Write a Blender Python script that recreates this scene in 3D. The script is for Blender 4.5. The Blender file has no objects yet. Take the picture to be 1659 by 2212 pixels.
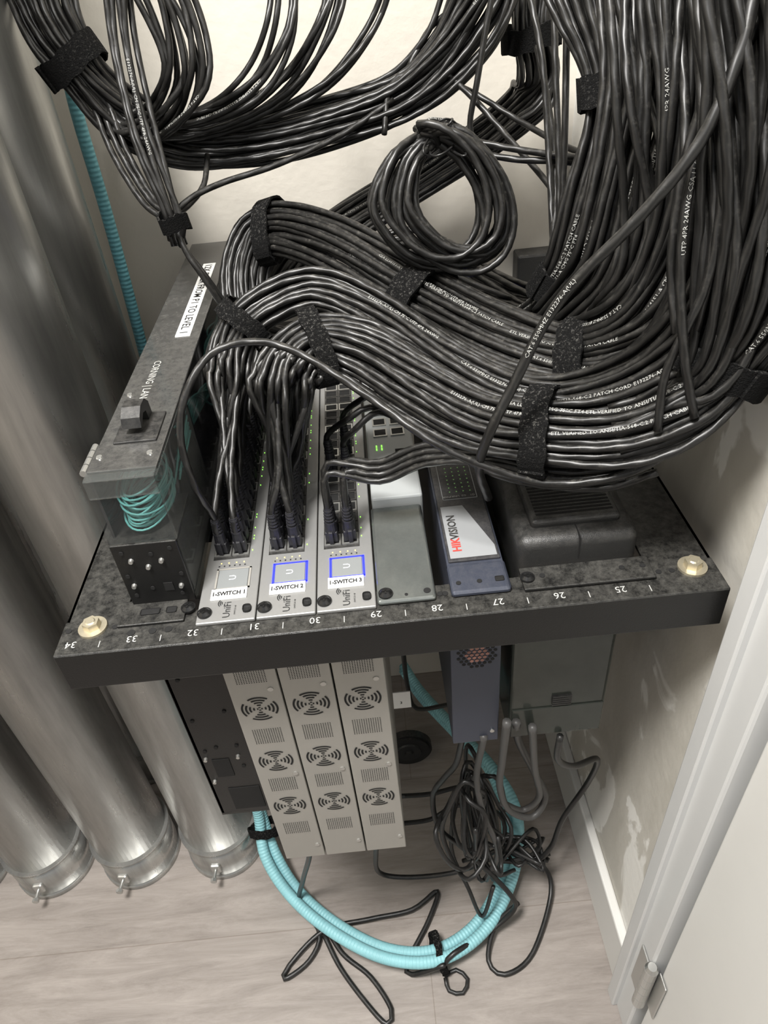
import bpy, bmesh, math, random, bisect
from mathutils import Vector, Matrix
random.seed(7)
rnd=random.uniform
# ---------------------------------------------------------------- survey frame
H=1.17; FPX=1530.0; PIT=math.radians(38.5); ROL=math.radians(5.8)
C=Vector((0,0,H))
FW=Vector((0,math.cos(PIT),-math.sin(PIT))); U0=Vector((0,math.sin(PIT),math.cos(PIT)))
RT=Vector((1,0,0))*math.cos(ROL)-U0*math.sin(ROL)
UP=Vector((1,0,0))*math.sin(ROL)+U0*math.cos(ROL)
def at(u,v,d=None,x=None,y=None,z=None):
    w=FW+RT*((u-829.5)/FPX)-UP*((v-1106)/FPX)
    if x is not None: d=(x-C.x)/w.x
    elif y is not None: d=(y-C.y)/w.y
    elif z is not None: d=(z-C.z)/w.z
    return C+w*d
RZ=.783; RY=.356; WALL=.93
col=bpy.context.scene.collection
# ---------------------------------------------------------------- materials
def _n(nt,t,**k):
    n=nt.nodes.new(t)
    for a,b in k.items(): setattr(n,a,b)
    return n
def mat(name,c,rough=.5,metal=0,nscale=8,namt=0,bump=0,bscale=200,emit=0,dust=0,dscale=60,alpha=1,stretch=None,cable=False,rib=False,spec=.5,trans=0,dcol=(.42,.40,.37,1),rvar=0,dlo=.42,dhi=.75):
    m=bpy.data.materials.new(name); m.use_nodes=True; nt=m.node_tree; L=nt.links
    b=nt.nodes['Principled BSDF']
    b.inputs['Base Color'].default_value=(*c,1); b.inputs['Roughness'].default_value=rough
    b.inputs['Metallic'].default_value=metal; b.inputs['Specular IOR Level'].default_value=spec
    if alpha<1: b.inputs['Alpha'].default_value=alpha
    if emit:
        b.inputs['Emission Color'].default_value=(*c,1); b.inputs['Emission Strength'].default_value=emit
    tc=_n(nt,'ShaderNodeTexCoord'); src=tc.outputs['Object']
    if stretch:
        mp=_n(nt,'ShaderNodeMapping'); mp.inputs['Scale'].default_value=stretch
        L.new(src,mp.inputs['Vector']); src=mp.outputs['Vector']
    out=None
    if namt:
        no=_n(nt,'ShaderNodeTexNoise'); no.inputs['Scale'].default_value=nscale; no.inputs['Detail'].default_value=8; no.inputs['Roughness'].default_value=.6
        L.new(src,no.inputs['Vector'])
        cr=_n(nt,'ShaderNodeValToRGB'); cr.color_ramp.elements[0].position=.3; cr.color_ramp.elements[1].position=.7
        cr.color_ramp.elements[0].color=(*[x*(1-namt) for x in c],1); cr.color_ramp.elements[1].color=(*[min(1,x*(1+namt)) for x in c],1)
        L.new(no.outputs['Fac'],cr.inputs['Fac']); out=cr.outputs['Color']
        if rvar:
            m2=_n(nt,'ShaderNodeMapRange'); m2.inputs['From Min'].default_value=.3; m2.inputs['From Max'].default_value=.7
            m2.inputs['To Min'].default_value=rough+rvar; m2.inputs['To Max'].default_value=max(.05,rough-rvar)
            L.new(no.outputs['Fac'],m2.inputs['Value']); L.new(m2.outputs['Result'],b.inputs['Roughness'])
    if dust:
        g=_n(nt,'ShaderNodeNewGeometry'); sx=_n(nt,'ShaderNodeSeparateXYZ'); L.new(g.outputs['Normal'],sx.inputs[0])
        n2=_n(nt,'ShaderNodeTexNoise'); n2.inputs['Scale'].default_value=dscale; n2.inputs['Detail'].default_value=10; n2.inputs['Roughness'].default_value=.85
        L.new(tc.outputs['Object'],n2.inputs['Vector'])
        mr=_n(nt,'ShaderNodeMapRange'); mr.inputs['From Min'].default_value=dlo; mr.inputs['From Max'].default_value=dhi
        L.new(n2.outputs['Fac'],mr.inputs['Value'])
        ma=_n(nt,'ShaderNodeMath',operation='MULTIPLY',use_clamp=True); L.new(sx.outputs['Z'],ma.inputs[0]); L.new(mr.outputs['Result'],ma.inputs[1])
        mb=_n(nt,'ShaderNodeMath',operation='MULTIPLY',use_clamp=True); L.new(ma.outputs[0],mb.inputs[0]); mb.inputs[1].default_value=dust
        mx=_n(nt,'ShaderNodeMixRGB'); mx.inputs[1].default_value=(*c,1); mx.inputs[2].default_value=dcol
        if out: L.new(out,mx.inputs[1])
        L.new(mb.outputs[0],mx.inputs[0]); out=mx.outputs[0]
    if out: L.new(out,b.inputs['Base Color'])
    if cable or rib:
        su=_n(nt,'ShaderNodeSeparateXYZ'); L.new(tc.outputs['UV'],su.inputs[0])
        a=_n(nt,'ShaderNodeMath',operation='MULTIPLY'); a.inputs[1].default_value=(4*math.pi if cable else 0); L.new(su.outputs['X'],a.inputs[0])
        d=_n(nt,'ShaderNodeMath',operation='MULTIPLY'); d.inputs[1].default_value=(2*math.pi/.021 if cable else 2*math.pi/.005); L.new(su.outputs['Y'],d.inputs[0])
        e=_n(nt,'ShaderNodeMath',operation='ADD'); L.new(a.outputs[0],e.inputs[0]); L.new(d.outputs[0],e.inputs[1])
        s=_n(nt,'ShaderNodeMath',operation='SINE'); L.new(e.outputs[0],s.inputs[0])
        bp=_n(nt,'ShaderNodeBump'); bp.inputs['Distance'].default_value=(.00022 if cable else .0004); bp.inputs['Strength'].default_value=.7
        L.new(s.outputs[0],bp.inputs['Height']); L.new(bp.outputs[0],b.inputs['Normal'])
    elif bump:
        n3=_n(nt,'ShaderNodeTexNoise'); n3.inputs['Scale'].default_value=bscale; n3.inputs['Detail'].default_value=5
        L.new(src,n3.inputs['Vector'])
        bp=_n(nt,'ShaderNodeBump'); bp.inputs['Distance'].default_value=bump; bp.inputs['Strength'].default_value=1
        L.new(n3.outputs['Fac'],bp.inputs['Height']); L.new(bp.outputs[0],b.inputs['Normal'])
    return m
M_cable=mat('black_cable_jacket',(.0080,.0077,.0072),.39,cable=True,dust=.48,dscale=170,dcol=(.27,.255,.225,1),dlo=.51,dhi=.74,spec=.45)
M_cord=mat('black_power_cord',(.008,.008,.008),.4,dust=.08)
M_gcord=mat('grey_power_cord',(.060,.058,.056),.45)
M_boot=mat('boot_rubber',(.009,.009,.012),.5,dust=.15,dscale=150)
M_velcro=mat('hook_loop_fabric',(.006,.006,.006),.95,bump=.002,bscale=900,dust=1,dscale=420,spec=.1,dcol=(.3,.29,.27,1),dlo=.54,dhi=.7)
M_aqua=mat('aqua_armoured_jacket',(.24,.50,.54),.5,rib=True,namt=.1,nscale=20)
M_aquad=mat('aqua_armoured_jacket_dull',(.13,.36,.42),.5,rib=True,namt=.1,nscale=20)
M_fiber=mat('aqua_fibre_jacket',(.18,.54,.51),.4)
M_rack=mat('rack_black_powder_coat',(.007,.007,.0068),.34,dust=.42,dscale=110,bump=.00012,bscale=1200,spec=.35,dcol=(.32,.31,.28,1),dlo=.40,dhi=.95)
M_black=mat('black_plastic',(.010,.010,.010),.4,dust=.2,dscale=150)
M_hole=mat('dark_recess',(.003,.003,.003),.8)
M_panel=mat('panel_black_enamel',(.026,.026,.026),.14,dust=.36,dscale=120,namt=.25,nscale=14,rvar=.05,dcol=(.33,.32,.29,1),dlo=.34,dhi=.98)
M_face=mat('graphite_face',(.03,.03,.033),.25,dust=.15,dscale=160)
M_smoke=mat('smoked_plastic',(.010,.012,.013),.07,alpha=.42,dust=.12,dscale=120)
M_clear=mat('clear_plastic',(.10,.105,.10),.06,alpha=.35)
M_window=mat('smoky_clear_window',(.05,.055,.055),.06,alpha=.22)
M_alu=mat('switch_face_aluminium',(.28,.28,.275),.4,.45,nscale=3,namt=.06,dust=.15,dscale=200)
M_side=mat('switch_side_grey_paint',(.30,.288,.262),.5,.15,nscale=5,namt=.05)
M_galv=mat('galvanised_steel',(.40,.40,.385),.33,.80,nscale=9,namt=.40,stretch=(3,3,.30),bump=.00025,bscale=16,rvar=.10)
M_zinc=mat('zinc_bolt',(.62,.56,.42),.35,.8,namt=.15,nscale=60)
M_wall=mat('wall_beige_paint',(.60,.565,.50),.8,nscale=3,namt=.05,bump=.0006,bscale=90)
M_white=mat('white_gloss_paint',(.64,.635,.61),.45,nscale=4,namt=.03)
M_jamb=mat('jamb_grey_white_paint',(.56,.565,.56),.4,nscale=4,namt=.03)
M_label=mat('white_label_paper',(.85,.85,.83),.6)
M_ink=mat('black_ink',(.01,.01,.01),.7)
M_print=mat('white_print',(.36,.36,.34),.6)
M_wprint=mat('white_silkscreen',(.40,.40,.38),.6)
M_red=mat('red_print',(.62,.05,.04),.5)
M_blue=mat('blue_led_frame',(.015,.02,1),.4,emit=3)
M_green=mat('green_led',(.35,1,.12),.4,emit=1.2)
M_dgreen=mat('dim_green_led',(.16,.35,.10),.4,emit=.35)
M_amber=mat('amber_led',(1,.8,.25),.4,emit=.5)
M_screen=mat('display_glass',(.20,.21,.21),.15)
M_screenw=mat('display_mark',(.7,.75,.8),.3,emit=.2)
M_navy=mat('navy_metal_paint',(.040,.046,.066),.42,.2,dust=.1,namt=.1,dscale=160)
M_dev=mat('light_grey_plastic',(.40,.42,.42),.4,dust=.1,dscale=160)
M_graph=mat('silver_grey_print',(.33,.34,.35),.35,.2)
M_plate=mat('grey_zinc_plate',(.19,.205,.195),.22,.65,nscale=14,namt=.25,rvar=.08,dust=.3,dscale=100,dlo=.42,dhi=.9)
M_ups=mat('charcoal_plastic',(.018,.018,.0175),.40,dust=.32,dscale=110,bump=.0003,bscale=1200,dlo=.42,dhi=.95)
M_upsside=mat('charcoal_side',(.032,.036,.031),.2,.1,namt=.35,nscale=9,rvar=.08)
M_steel=mat('satin_steel',(.5,.5,.48),.35,.85)
M_hexw=mat('vent_backing',(.25,.12,.09),.6,namt=.6,nscale=90)
def drywall():
    m=mat('unpainted_drywall',(.60,.555,.48),.85,bump=.0008,bscale=60); nt=m.node_tree; L=nt.links; b=nt.nodes['Principled BSDF']
    tc=_n(nt,'ShaderNodeTexCoord'); mp=_n(nt,'ShaderNodeMapping'); mp.inputs['Scale'].default_value=(1,1,.55); L.new(tc.outputs['Object'],mp.inputs['Vector'])
    n=_n(nt,'ShaderNodeTexNoise'); n.inputs['Scale'].default_value=9; n.inputs['Detail'].default_value=5; n.inputs['Distortion'].default_value=.8
    L.new(mp.outputs[0],n.inputs['Vector']); cr=_n(nt,'ShaderNodeValToRGB')
    e=cr.color_ramp.elements; e[0].position=.35; e[0].color=(.44,.42,.37,1); e[1].position=.575; e[1].color=(.76,.75,.71,1)
    x=cr.color_ramp.elements.new(.55); x.color=(.52,.50,.45,1)
    L.new(n.outputs['Fac'],cr.inputs['Fac']); L.new(cr.outputs['Color'],b.inputs['Base Color']); return m
M_dry=drywall()
def floormat():
    m=mat('vinyl_plank_floor',(.5,.45,.41),.45); nt=m.node_tree; L=nt.links; b=nt.nodes['Principled BSDF']
    tc=_n(nt,'ShaderNodeTexCoord')
    mp=_n(nt,'ShaderNodeMapping'); mp.inputs['Scale'].default_value=(3,22,1); L.new(tc.outputs['Object'],mp.inputs['Vector'])
    n=_n(nt,'ShaderNodeTexNoise'); n.inputs['Scale'].default_value=1.8; n.inputs['Detail'].default_value=10; n.inputs['Roughness'].default_value=.78; n.inputs['Distortion'].default_value=.6
    L.new(mp.outputs[0],n.inputs['Vector'])
    cr=_n(nt,'ShaderNodeValToRGB'); e=cr.color_ramp.elements; e[0].position=.3; e[0].color=(.19,.165,.147,1); e[1].position=.72; e[1].color=(.37,.332,.302,1)
    L.new(n.outputs['Fac'],cr.inputs['Fac'])
    br=_n(nt,'ShaderNodeTexBrick'); br.inputs['Scale'].default_value=1; br.inputs['Brick Width'].default_value=1.5; br.inputs['Row Height'].default_value=.232
    br.inputs['Mortar Size'].default_value=.0008; br.inputs['Color1'].default_value=(1,1,1,1); br.inputs['Color2'].default_value=(.95,.95,.95,1); br.inputs['Mortar'].default_value=(.76,.73,.70,1)
    L.new(tc.outputs['Object'],br.inputs['Vector'])
    mx=_n(nt,'ShaderNodeMixRGB',blend_type='MULTIPLY'); mx.inputs[0].default_value=1; L.new(cr.outputs[0],mx.inputs[1]); L.new(br.outputs['Color'],mx.inputs[2])
    L.new(mx.outputs[0],b.inputs['Base Color']); return m
M_floor=floormat()
# ---------------------------------------------------------------- mesh helpers
def obj(name,me,m,parent=None,loc=(0,0,0),rot=None,smooth=False,label=None):
    if m is not None and len(me.materials)==0: me.materials.append(m)
    if smooth:
        for p_ in me.polygons: p_.use_smooth=True
    o=bpy.data.objects.new(name,me); col.objects.link(o); o.location=loc
    if rot: o.rotation_euler=rot
    if parent: o.parent=parent
    if label: o["label"]=label
    return o
def empty(name,loc):
    o=bpy.data.objects.new(name,None); col.objects.link(o); o.location=loc; o.empty_display_size=.02; return o
def top(o,label,cat,group=None,kind=None):
    o["label"]=label; o["category"]=cat
    if group: o["group"]=group
    if kind: o["kind"]=kind
    return o
def b_box(bm,x0,x1,y0,y1,z0,z1,bev=0,seg=2):
    r=bmesh.ops.create_cube(bm,size=1,matrix=Matrix.Translation(((x0+x1)/2,(y0+y1)/2,(z0+z1)/2))@Matrix.Diagonal((x1-x0,y1-y0,z1-z0,1)))
    if bev:
        es=list({e for v in r['verts'] for e in v.link_edges})
        bmesh.ops.bevel(bm,geom=es,offset=bev,segments=seg,affect='EDGES',profile=.5)
def b_cyl(bm,c,r1,r2,h,axis='Z',n=20):
    R={'Z':Matrix(),'Y':Matrix.Rotation(math.pi/2,4,'X'),'X':Matrix.Rotation(math.pi/2,4,'Y')}[axis]
    bmesh.ops.create_cone(bm,cap_ends=True,segments=n,radius1=r1,radius2=r2,depth=h,matrix=Matrix.Translation(c)@R)
def fin(bm,name='m'):
    me=bpy.data.meshes.new(name); bmesh.ops.recalc_face_normals(bm,faces=bm.faces); bm.to_mesh(me); bm.free(); return me
def box(name,b,m,parent=None,loc=(0,0,0),bev=0,seg=2,label=None):
    bm=bmesh.new(); b_box(bm,*b,bev,seg); return obj(name,fin(bm),m,parent,loc,label=label)
_cache={}
def cyl(name,loc,r1,r2,h,axis,m,parent,n=14):
    k=(r1,r2,h,axis,m.name,n)
    if k not in _cache:
        bm=bmesh.new(); b_cyl(bm,(0,0,0),r1,r2,h,axis,n); _cache[k]=fin(bm)
    return obj(name,_cache[k],m,parent,loc)
def textmesh(s,size,align='CENTER',bold=0,res=2,fit=None):
    cu=bpy.data.curves.new('t','FONT'); cu.body=s; cu.size=size; cu.align_x=align; cu.align_y='CENTER'; cu.resolution_u=res; cu.offset=bold
    o=bpy.data.objects.new('t',cu); col.objects.link(o); dg=bpy.context.evaluated_depsgraph_get()
    me=bpy.data.meshes.new_from_object(o.evaluated_get(dg)); me.materials.clear()
    bpy.data.objects.remove(o); bpy.data.curves.remove(cu)
    if fit and len(me.vertices):
        xs=[v.co.x for v in me.vertices]; ys=[v.co.y for v in me.vertices]
        cx=(max(xs)+min(xs))/2; cy=(max(ys)+min(ys))/2; fx=fit[0]/(max(xs)-min(xs)); fy=fit[1]/(max(ys)-min(ys))
        for v in me.vertices: v.co.x=(v.co.x-cx)*fx; v.co.y=(v.co.y-cy)*fy
    return me
def text(s,size,loc,xd,yd,m,parent,name='printed_text',align='CENTER',bold=0,fit=None):
    me=textmesh(s,size,align,bold,2,fit)
    xd=Vector(xd).normalized(); yd=Vector(yd).normalized(); zd=xd.cross(yd)
    me.transform(Matrix((xd,yd,zd)).transposed().to_4x4())
    return obj(name,me,m,parent,loc)
def catmull(P,step=None,m=8):
    out=[]; n=len(P)
    for i in range(n-1):
        p0=P[i-1] if i>0 else P[0]*2-P[1]; p1=P[i]; p2=P[i+1]; p3=P[i+2] if i+2<n else P[-1]*2-P[-2]
        k=m if step is None else max(2,int((p2-p1).length/step)+1)
        for j in range(k):
            t=j/k; t2=t*t; t3=t2*t
            out.append(.5*((2*p1)+(p2-p0)*t+(2*p0-5*p1+4*p2-p3)*t2+(3*p1-p0-3*p2+p3)*t3))
    out.append(P[-1].copy()); return out
def tube(pts,r,sides=8,org=None):
    org=org or Vector((0,0,0))
    n=len(pts); V=[]; Fc=[]; uv=[]
    T=[(pts[min(i+1,n-1)]-pts[max(i-1,0)]).normalized() for i in range(n)]
    a=Vector((0,-.6,.8)); N=(a-T[0]*a.dot(T[0]))
    if N.length<.1: N=Vector((1,0,0))-T[0]*T[0].x
    N.normalize(); s=0; S=[]
    for i in range(n):
        if i: s+=(pts[i]-pts[i-1]).length
        S.append(s)
        N=(N-T[i]*N.dot(T[i])).normalized(); B=T[i].cross(N)
        for k in range(sides):
            th=2*math.pi*k/sides; V.append(pts[i]-org+(N*math.cos(th)+B*math.sin(th))*r)
    for i in range(n-1):
        for k in range(sides):
            k2=(k+1)%sides
            Fc.append((i*sides+k,i*sides+k2,(i+1)*sides+k2,(i+1)*sides+k))
            uv+=[(k/sides,S[i]),((k+1)/sides,S[i]),((k+1)/sides,S[i+1]),(k/sides,S[i+1])]
    Fc.append(tuple(range(sides-1,-1,-1))); uv+=[(0,0)]*sides
    Fc.append(tuple((n-1)*sides+k for k in range(sides))); uv+=[(0,S[-1])]*sides
    me=bpy.data.meshes.new('tube'); me.from_pydata(V,[],Fc); l=me.uv_layers.new(name='UVMap')
    l.data.foreach_set('uv',[c for q in uv for c in q]); me.polygons.foreach_set('use_smooth',[True]*len(Fc)); me.update(); return me
N0=Vector((0,-.62,.78)).normalized()
def pathtext(s,pts,r,start,size=.0033,flip=False):
    me=textmesh(s,size,'LEFT',0,1)
    P=pts[::-1] if flip else pts
    S=[0]
    for i in range(1,len(P)): S.append(S[-1]+(P[i]-P[i-1]).length)
    if start>S[-1]-.02: start=S[-1]*.3
    for v in me.vertices:
        x=start+v.co.x*1.25; i=min(max(bisect.bisect(S,x)-1,0),len(P)-2)
        t=min(1,(x-S[i])/max(1e-6,S[i+1]-S[i])); p_=P[i].lerp(P[i+1],t)
        T0=(P[min(i+1,len(P)-1)]-P[max(i-1,0)]).normalized(); T1=(P[min(i+2,len(P)-1)]-P[i]).normalized(); T=T0.lerp(T1,t).normalized()
        N=(N0-T*N0.dot(T)).normalized(); Bv=N.cross(T); a=v.co.y/r
        v.co=p_+(N*math.cos(a)+Bv*math.sin(a))*(r+.0003)
    me.update(); return me
# ---------------------------------------------------------------- room
def struct(name,b,m,label,bev=0):
    o=box(name,b,m,bev=bev); return top(o,label,'room structure',kind='structure')
struct('floor',(-1.3,1.3,-1.2,1.1,-.05,0),M_floor,'pale grey brown wood-look vinyl plank floor')
struct('wall_back',(-1.3,.40,WALL,WALL+.1,0,2.6),M_wall,'beige painted closet back wall')
struct('wall_right',(.270,.40,.33,WALL,0,2.6),M_dry,'unpainted beige drywall side wall with filler patches')
struct('wall_left',(-1.3,-1.15,-1.2,WALL,0,2.6),M_wall,'beige painted closet side wall')
struct('baseboard_right',(.257,.270,.345,WALL,0,.105),M_white,'white painted baseboard',.003)
bm=bmesh.new(); b_box(bm,.252,.40,.293,.345,0,2.6,.003); b_box(bm,.245,.262,.325,.345,0,2.6,.002)
o=obj('trim_1',fin(bm),M_jamb); top(o,'white painted metal door frame','room structure',kind='structure')
d=box('door_1',(.262,.30,-.55,.285,.01,2.1),M_white,bev=.002); top(d,'white painted door leaf with steel hinge','room structure',kind='structure')
bm=bmesh.new()
for i in range(5): b_cyl(bm,(.250,.289,.145+i*.0215),.0078,.0078,.0205,n=20)
b_cyl(bm,(.250,.289,.132),.005,.0078,.006); b_cyl(bm,(.250,.289,.244),.0078,.005,.006)
b_box(bm,.2585,.2605,.268,.286,.14,.237,.001); b_box(bm,.249,.2515,.293,.316,.14,.237,.001)
hg=obj('hinge',fin(bm),M_steel,parent=d,label='satin steel butt hinge')
jb=box('junction_box',(-.030,.030,-.03,.0,-.04,.04),M_ups,loc=(at(1165,615,y=.90).x,.93,at(1165,615,y=.90).z),bev=.003); top(jb,'dark grey plastic junction box on the closet wall','junction box')
# ---------------------------------------------------------------- conduits
def conduit_mesh():
    bm=bmesh.new(); b_cyl(bm,(0,0,1.3),.0575,.0575,2.6,n=56); return fin(bm)
def coup_mesh():
    bm=bmesh.new(); b_cyl(bm,(0,0,.040),.0615,.0615,.08,n=56); b_cyl(bm,(0,0,.079),.0635,.0635,.005,n=56); b_cyl(bm,(0,0,.006),.0635,.0635,.012,n=56)
    b_box(bm,-.008,.008,-.067,-.058,.030,.052,.003); return fin(bm)
def scr_mesh():
    bm=bmesh.new(); b_cyl(bm,(0,-.074,.041),.0028,.0028,.016,'Y',12); b_cyl(bm,(0,-.083,.041),.0052,.0052,.005,'Y',6); return fin(bm)
mc,mk,ms=conduit_mesh(),coup_mesh(),scr_mesh()
for me in (mc,mk):
    for p_ in me.polygons: p_.use_smooth = abs(p_.normal.z)<.5 and len(p_.vertices)==4
for i,(x,y) in enumerate([(-.322,.615),(-.467,.613),(-.612,.612),(-.757,.612),(-.338,.80),(-.488,.80),(-.635,.80),(-.78,.80)]):
    o=obj('conduit_pipe',mc,M_galv,loc=(x,y,0),rot=(0,0,rnd(-.15,.15))); top(o,'galvanised steel conduit pipe rising from floor'+(' behind another pipe' if y>.7 else ' beside the equipment rack'),'pipe','vertical conduit pipes')
    obj('coupling',mk,M_galv,parent=o); obj('set_screw',ms,M_steel,parent=o)
# ---------------------------------------------------------------- rack bracket
rk=empty('wall_mount_rack',(0,RY,RZ)); top(rk,'black steel wall-mounted vertical equipment rack with numbered rail','equipment rack')
XL,XR=-.2526,.2475
bm=bmesh.new()
b_box(bm,XL,XR,0,.034,-.003,0,.0006)
obj('front_rail',fin(bm),M_rack,rk)
box('front_lip',(XL,XR,-.0005,.003,-.038,-.0005),M_rack,rk,bev=.0008)
box('side_plate',(XL,-.207,.034,.56,-.004,-.001),M_rack,rk,bev=.0005)
box('side_plate',(.197,XR,.034,.56,-.004,-.001),M_rack,rk,bev=.0005)
box('side_panel',(XL,XL+.003,.003,.572,-.038,-.001),M_rack,rk,bev=.0005)
box('side_panel',(XR-.003,XR,.003,.572,-.038,-.001),M_rack,rk,bev=.0005)
box('rear_rail',(XL,XR,.52,.573,-.006,-.003),M_rack,rk,bev=.0005)
PU=.0457
for k,nn in enumerate(range(34,24,-1)):
    x=-.242+k*PU
    text(str(nn),.0088,(x,.010,.0003),(-1,0,0),(0,-1,0),M_wprint,rk,'rail_number')
    box('tick_mark',(x+.0215,x+.0221,.005,.011,0,.0003),M_wprint,rk)
for x in (-.212,-.19,.203,.213,.24,.036,.040,-.2475): cyl('screw_hole',(x,.024,.0002),.0023,.0023,.0006,'Z',M_hole,rk)
for x in (-.198,-.182,-.17): cyl('screw_hole',(x,.016,.0002),.003,.003,.0006,'Z',M_hole,rk)
def hexbolt():
    bm=bmesh.new(); b_cyl(bm,(0,0,.001),.0108,.0108,.002,n=28); b_cyl(bm,(0,0,.0045),.0068,.0064,.006,n=6); b_cyl(bm,(0,0,.0078),.0042,.003,.001,n=16); return fin(bm)
hb=hexbolt()
for x in (-.2290,.2290): obj('hex_bolt',hb,M_zinc,rk,(x,.025,0),label='zinc hex bolt with washer')
def panhead():
    bm=bmesh.new(); b_cyl(bm,(0,0,.0008),.0056,.0056,.0016,n=24); b_cyl(bm,(0,0,.0026),.0050,.003,.002,n=24)
    b_box(bm,-.003,.003,-.0006,.0006,.003,.0042); b_box(bm,-.0006,.0006,-.003,.003,.003,.0042); return fin(bm)
M_scr=mat('black_screw',(.02,.02,.02),.25,.5)
ph=panhead()
# ---------------------------------------------------------------- switches
def port_mesh():
    bm=bmesh.new()
    for b in ((-.0068,.0068,-.0068,-.0052),(-.0068,.0068,.0052,.0068),(-.0068,-.0055,-.0052,.0052),(.0055,.0068,-.0052,.0052)):
        b_box(bm,b[0],b[1],b[2],b[3],0,.0012)
    return fin(bm)
def porthole_mesh():
    bm=bmesh.new(); b_box(bm,-.0055,.0055,-.0052,.0052,0,.0004); return fin(bm)
pm,phm=port_mesh(),porthole_mesh()
pms=port_mesh()
def arcs(bm,rings,plane='XZ',c=(0,0),z=0,sq=None):
    for ri,ro,segs in rings:
        for a0,a1 in segs:
            n=8; pr=None
            for j in range(n+1):
                a=a0+(a1-a0)*j/n
                if plane=='XZ': q=[(r*math.cos(a),0,r*math.sin(a)) for r in (ri,ro)]
                else: q=[(c[0]+r*math.cos(a),c[1]+r*math.sin(a),z) for r in (ri,ro)]
                cc=(bm.verts.new(q[0]),bm.verts.new(q[1]))
                if pr: bm.faces.new((pr[0],pr[1],cc[1],cc[0]))
                pr=cc
def fanvent():
    bm=bmesh.new()
    arcs(bm,[(ri,ro,[(q*math.pi/2+g+.78,(q+1)*math.pi/2-g+.78) for q in range(4)]) for ri,ro,g in ((.0147,.0165,.20),(.0112,.0130,.27),(.0078,.0095,.34),(.0044,.0060,.45),(.0012,.0026,.3))])
    return fin(bm)
def perf():
    bm=bmesh.new()
    for i in range(13):
        for j in range(11):
            x=-.0126+i*.0021; z=-.0105+j*.0021; r=.00058
            vs=[bm.verts.new((x+r*math.cos(a*math.pi/3),0,z+r*math.sin(a*math.pi/3))) for a in range(6)]; bm.faces.new(vs)
    return fin(bm)
def wifi():
    bm=bmesh.new(); arcs(bm,[(r,r+.0007,[(math.pi-.8,math.pi+.8)]) for r in (.0012,.0026,.0040)],'XY',(0,0),0); return fin(bm)
fv,pf,wf=fanvent(),perf(),wifi()
SB=.018
bm=bmesh.new(); b_box(bm,-.0224,.0224,0,.483,.0002,.0032,.0009); m_face=fin(bm)
bm=bmesh.new(); b_box(bm,-.0220,.0220,SB,.462,-.405,0,.0009); m_body=fin(bm)
bm=bmesh.new(); b_box(bm,-.0172,.0124,.070,.434,.0032,.0036); m_bay=fin(bm)
bm=bmesh.new(); b_box(bm,-.0004,.0004,-.0006,.0006,0,.0004); m_led=fin(bm)
SWX=[-.1266,-.0809,-.0352]; COLX=(-.0098,.0050); PY0=.080; PP=.0146
NP=24
for si,cx in enumerate(SWX):
    s=empty('network_switch',(cx,.371,RZ)); lit=si>0
    top(s,'grey rack network switch with '+('blue-lit' if lit else 'unlit')+' display, label reading 1-SWITCH %d'%(si+1),'network switch','rack network switches')
    obj('face_plate',m_face,M_alu,s); obj('body',m_body,M_side,s)
    obj('port_bay',m_bay,M_black,s)
    obj('mounting_screw',ph,M_scr,s,(-.0165,.010,.0032),label='black pan-head screw')
    bm=bmesh.new(); b_box(bm,.0125,.0190,.007,.0145,.0032,.0035,.0022); obj('mounting_slot',fin(bm),M_hole,s)
    box('display_screen',(-.0105,.0135,.0355,.0565,.0033,.0040),M_screen,s,bev=.0004)
    text('U',.008,(.0015,.0465,.0042),(0,1,0),(-1,0,0),M_screenw,s,'display_logo')
    bm=bmesh.new()
    for b in ((-.0125,.0155,.0565,.0579),(-.0125,-.0110,.0343,.0579),(.0140,.0155,.0343,.0579),(-.0125,.0155,.0343,.0354)): b_box(bm,*b,.0034,.0040)
    if lit: obj('light_frame',fin(bm),M_blue,s,label='glowing blue frame')
    else: obj('light_frame',fin(bm),M_side,s)
    box('label_sticker',(-.0138,.0142,.0230,.0342,.0034,.0044),M_label,s)
    text('1-SWITCH %d'%(si+1),.0043,(.0002,.0287,.0047),(1,0,0),(0,1,0),M_ink,s,'label_text',bold=.00016,fit=(.0250,.0046))
    text('UniFi',.0080,(.0005,.0120,.0035),(0,1,0),(-1,0,0),M_ink,s,'brand_lettering')
    text('SWITCH 48',.0019,(.0066,.011,.0035),(0,1,0),(-1,0,0),M_ink,s,'model_lettering')
    obj('brand_emblem',wf,M_ink,s,(-.0028,.0193,.0036),rot=(0,0,0))
    for k in range(6): box('indicator_legend',(-.012+k*.0042,-.0108+k*.0042,.0610,.0623,.0033,.0035),M_ink,s)
    for k in range(4): box('status_light',(-.0105+k*.0062,-.0095+k*.0062,.0645,.0655,.0033,.0036),M_amber,s)
    for k in range(NP):
        if random.random()<.55: obj('link_light',m_led,M_green,s,(.0144,PY0+k*PP-.0014,.0033))
        if random.random()<.35: obj('link_light',m_led,M_green,s,(.0144,PY0+k*PP+.0026,.0033))
    for k in range(NP):
        for c in COLX:
            obj('port',pm if k%3 else pms,M_black if k%3 else M_steel,s,(c,PY0+k*PP,.0034))
            obj('port_opening',phm,M_hole,s,(c,PY0+k*PP,.0036))
    for z in (-.129,-.211,-.293): obj('fan_vent',fv,M_hole,s,(0,SB-.0004,z))
    for z in (-.082,-.170,-.252,-.338): obj('vent_perforation',pf,M_hole,s,(0,SB-.0004,z))
    for x,z in ((.014,-.103),(.015,-.235),(.0165,-.378)): cyl('case_screw',(x,SB-.0004,z),.0026,.0026,.0012,'Y',M_steel,s)
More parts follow.
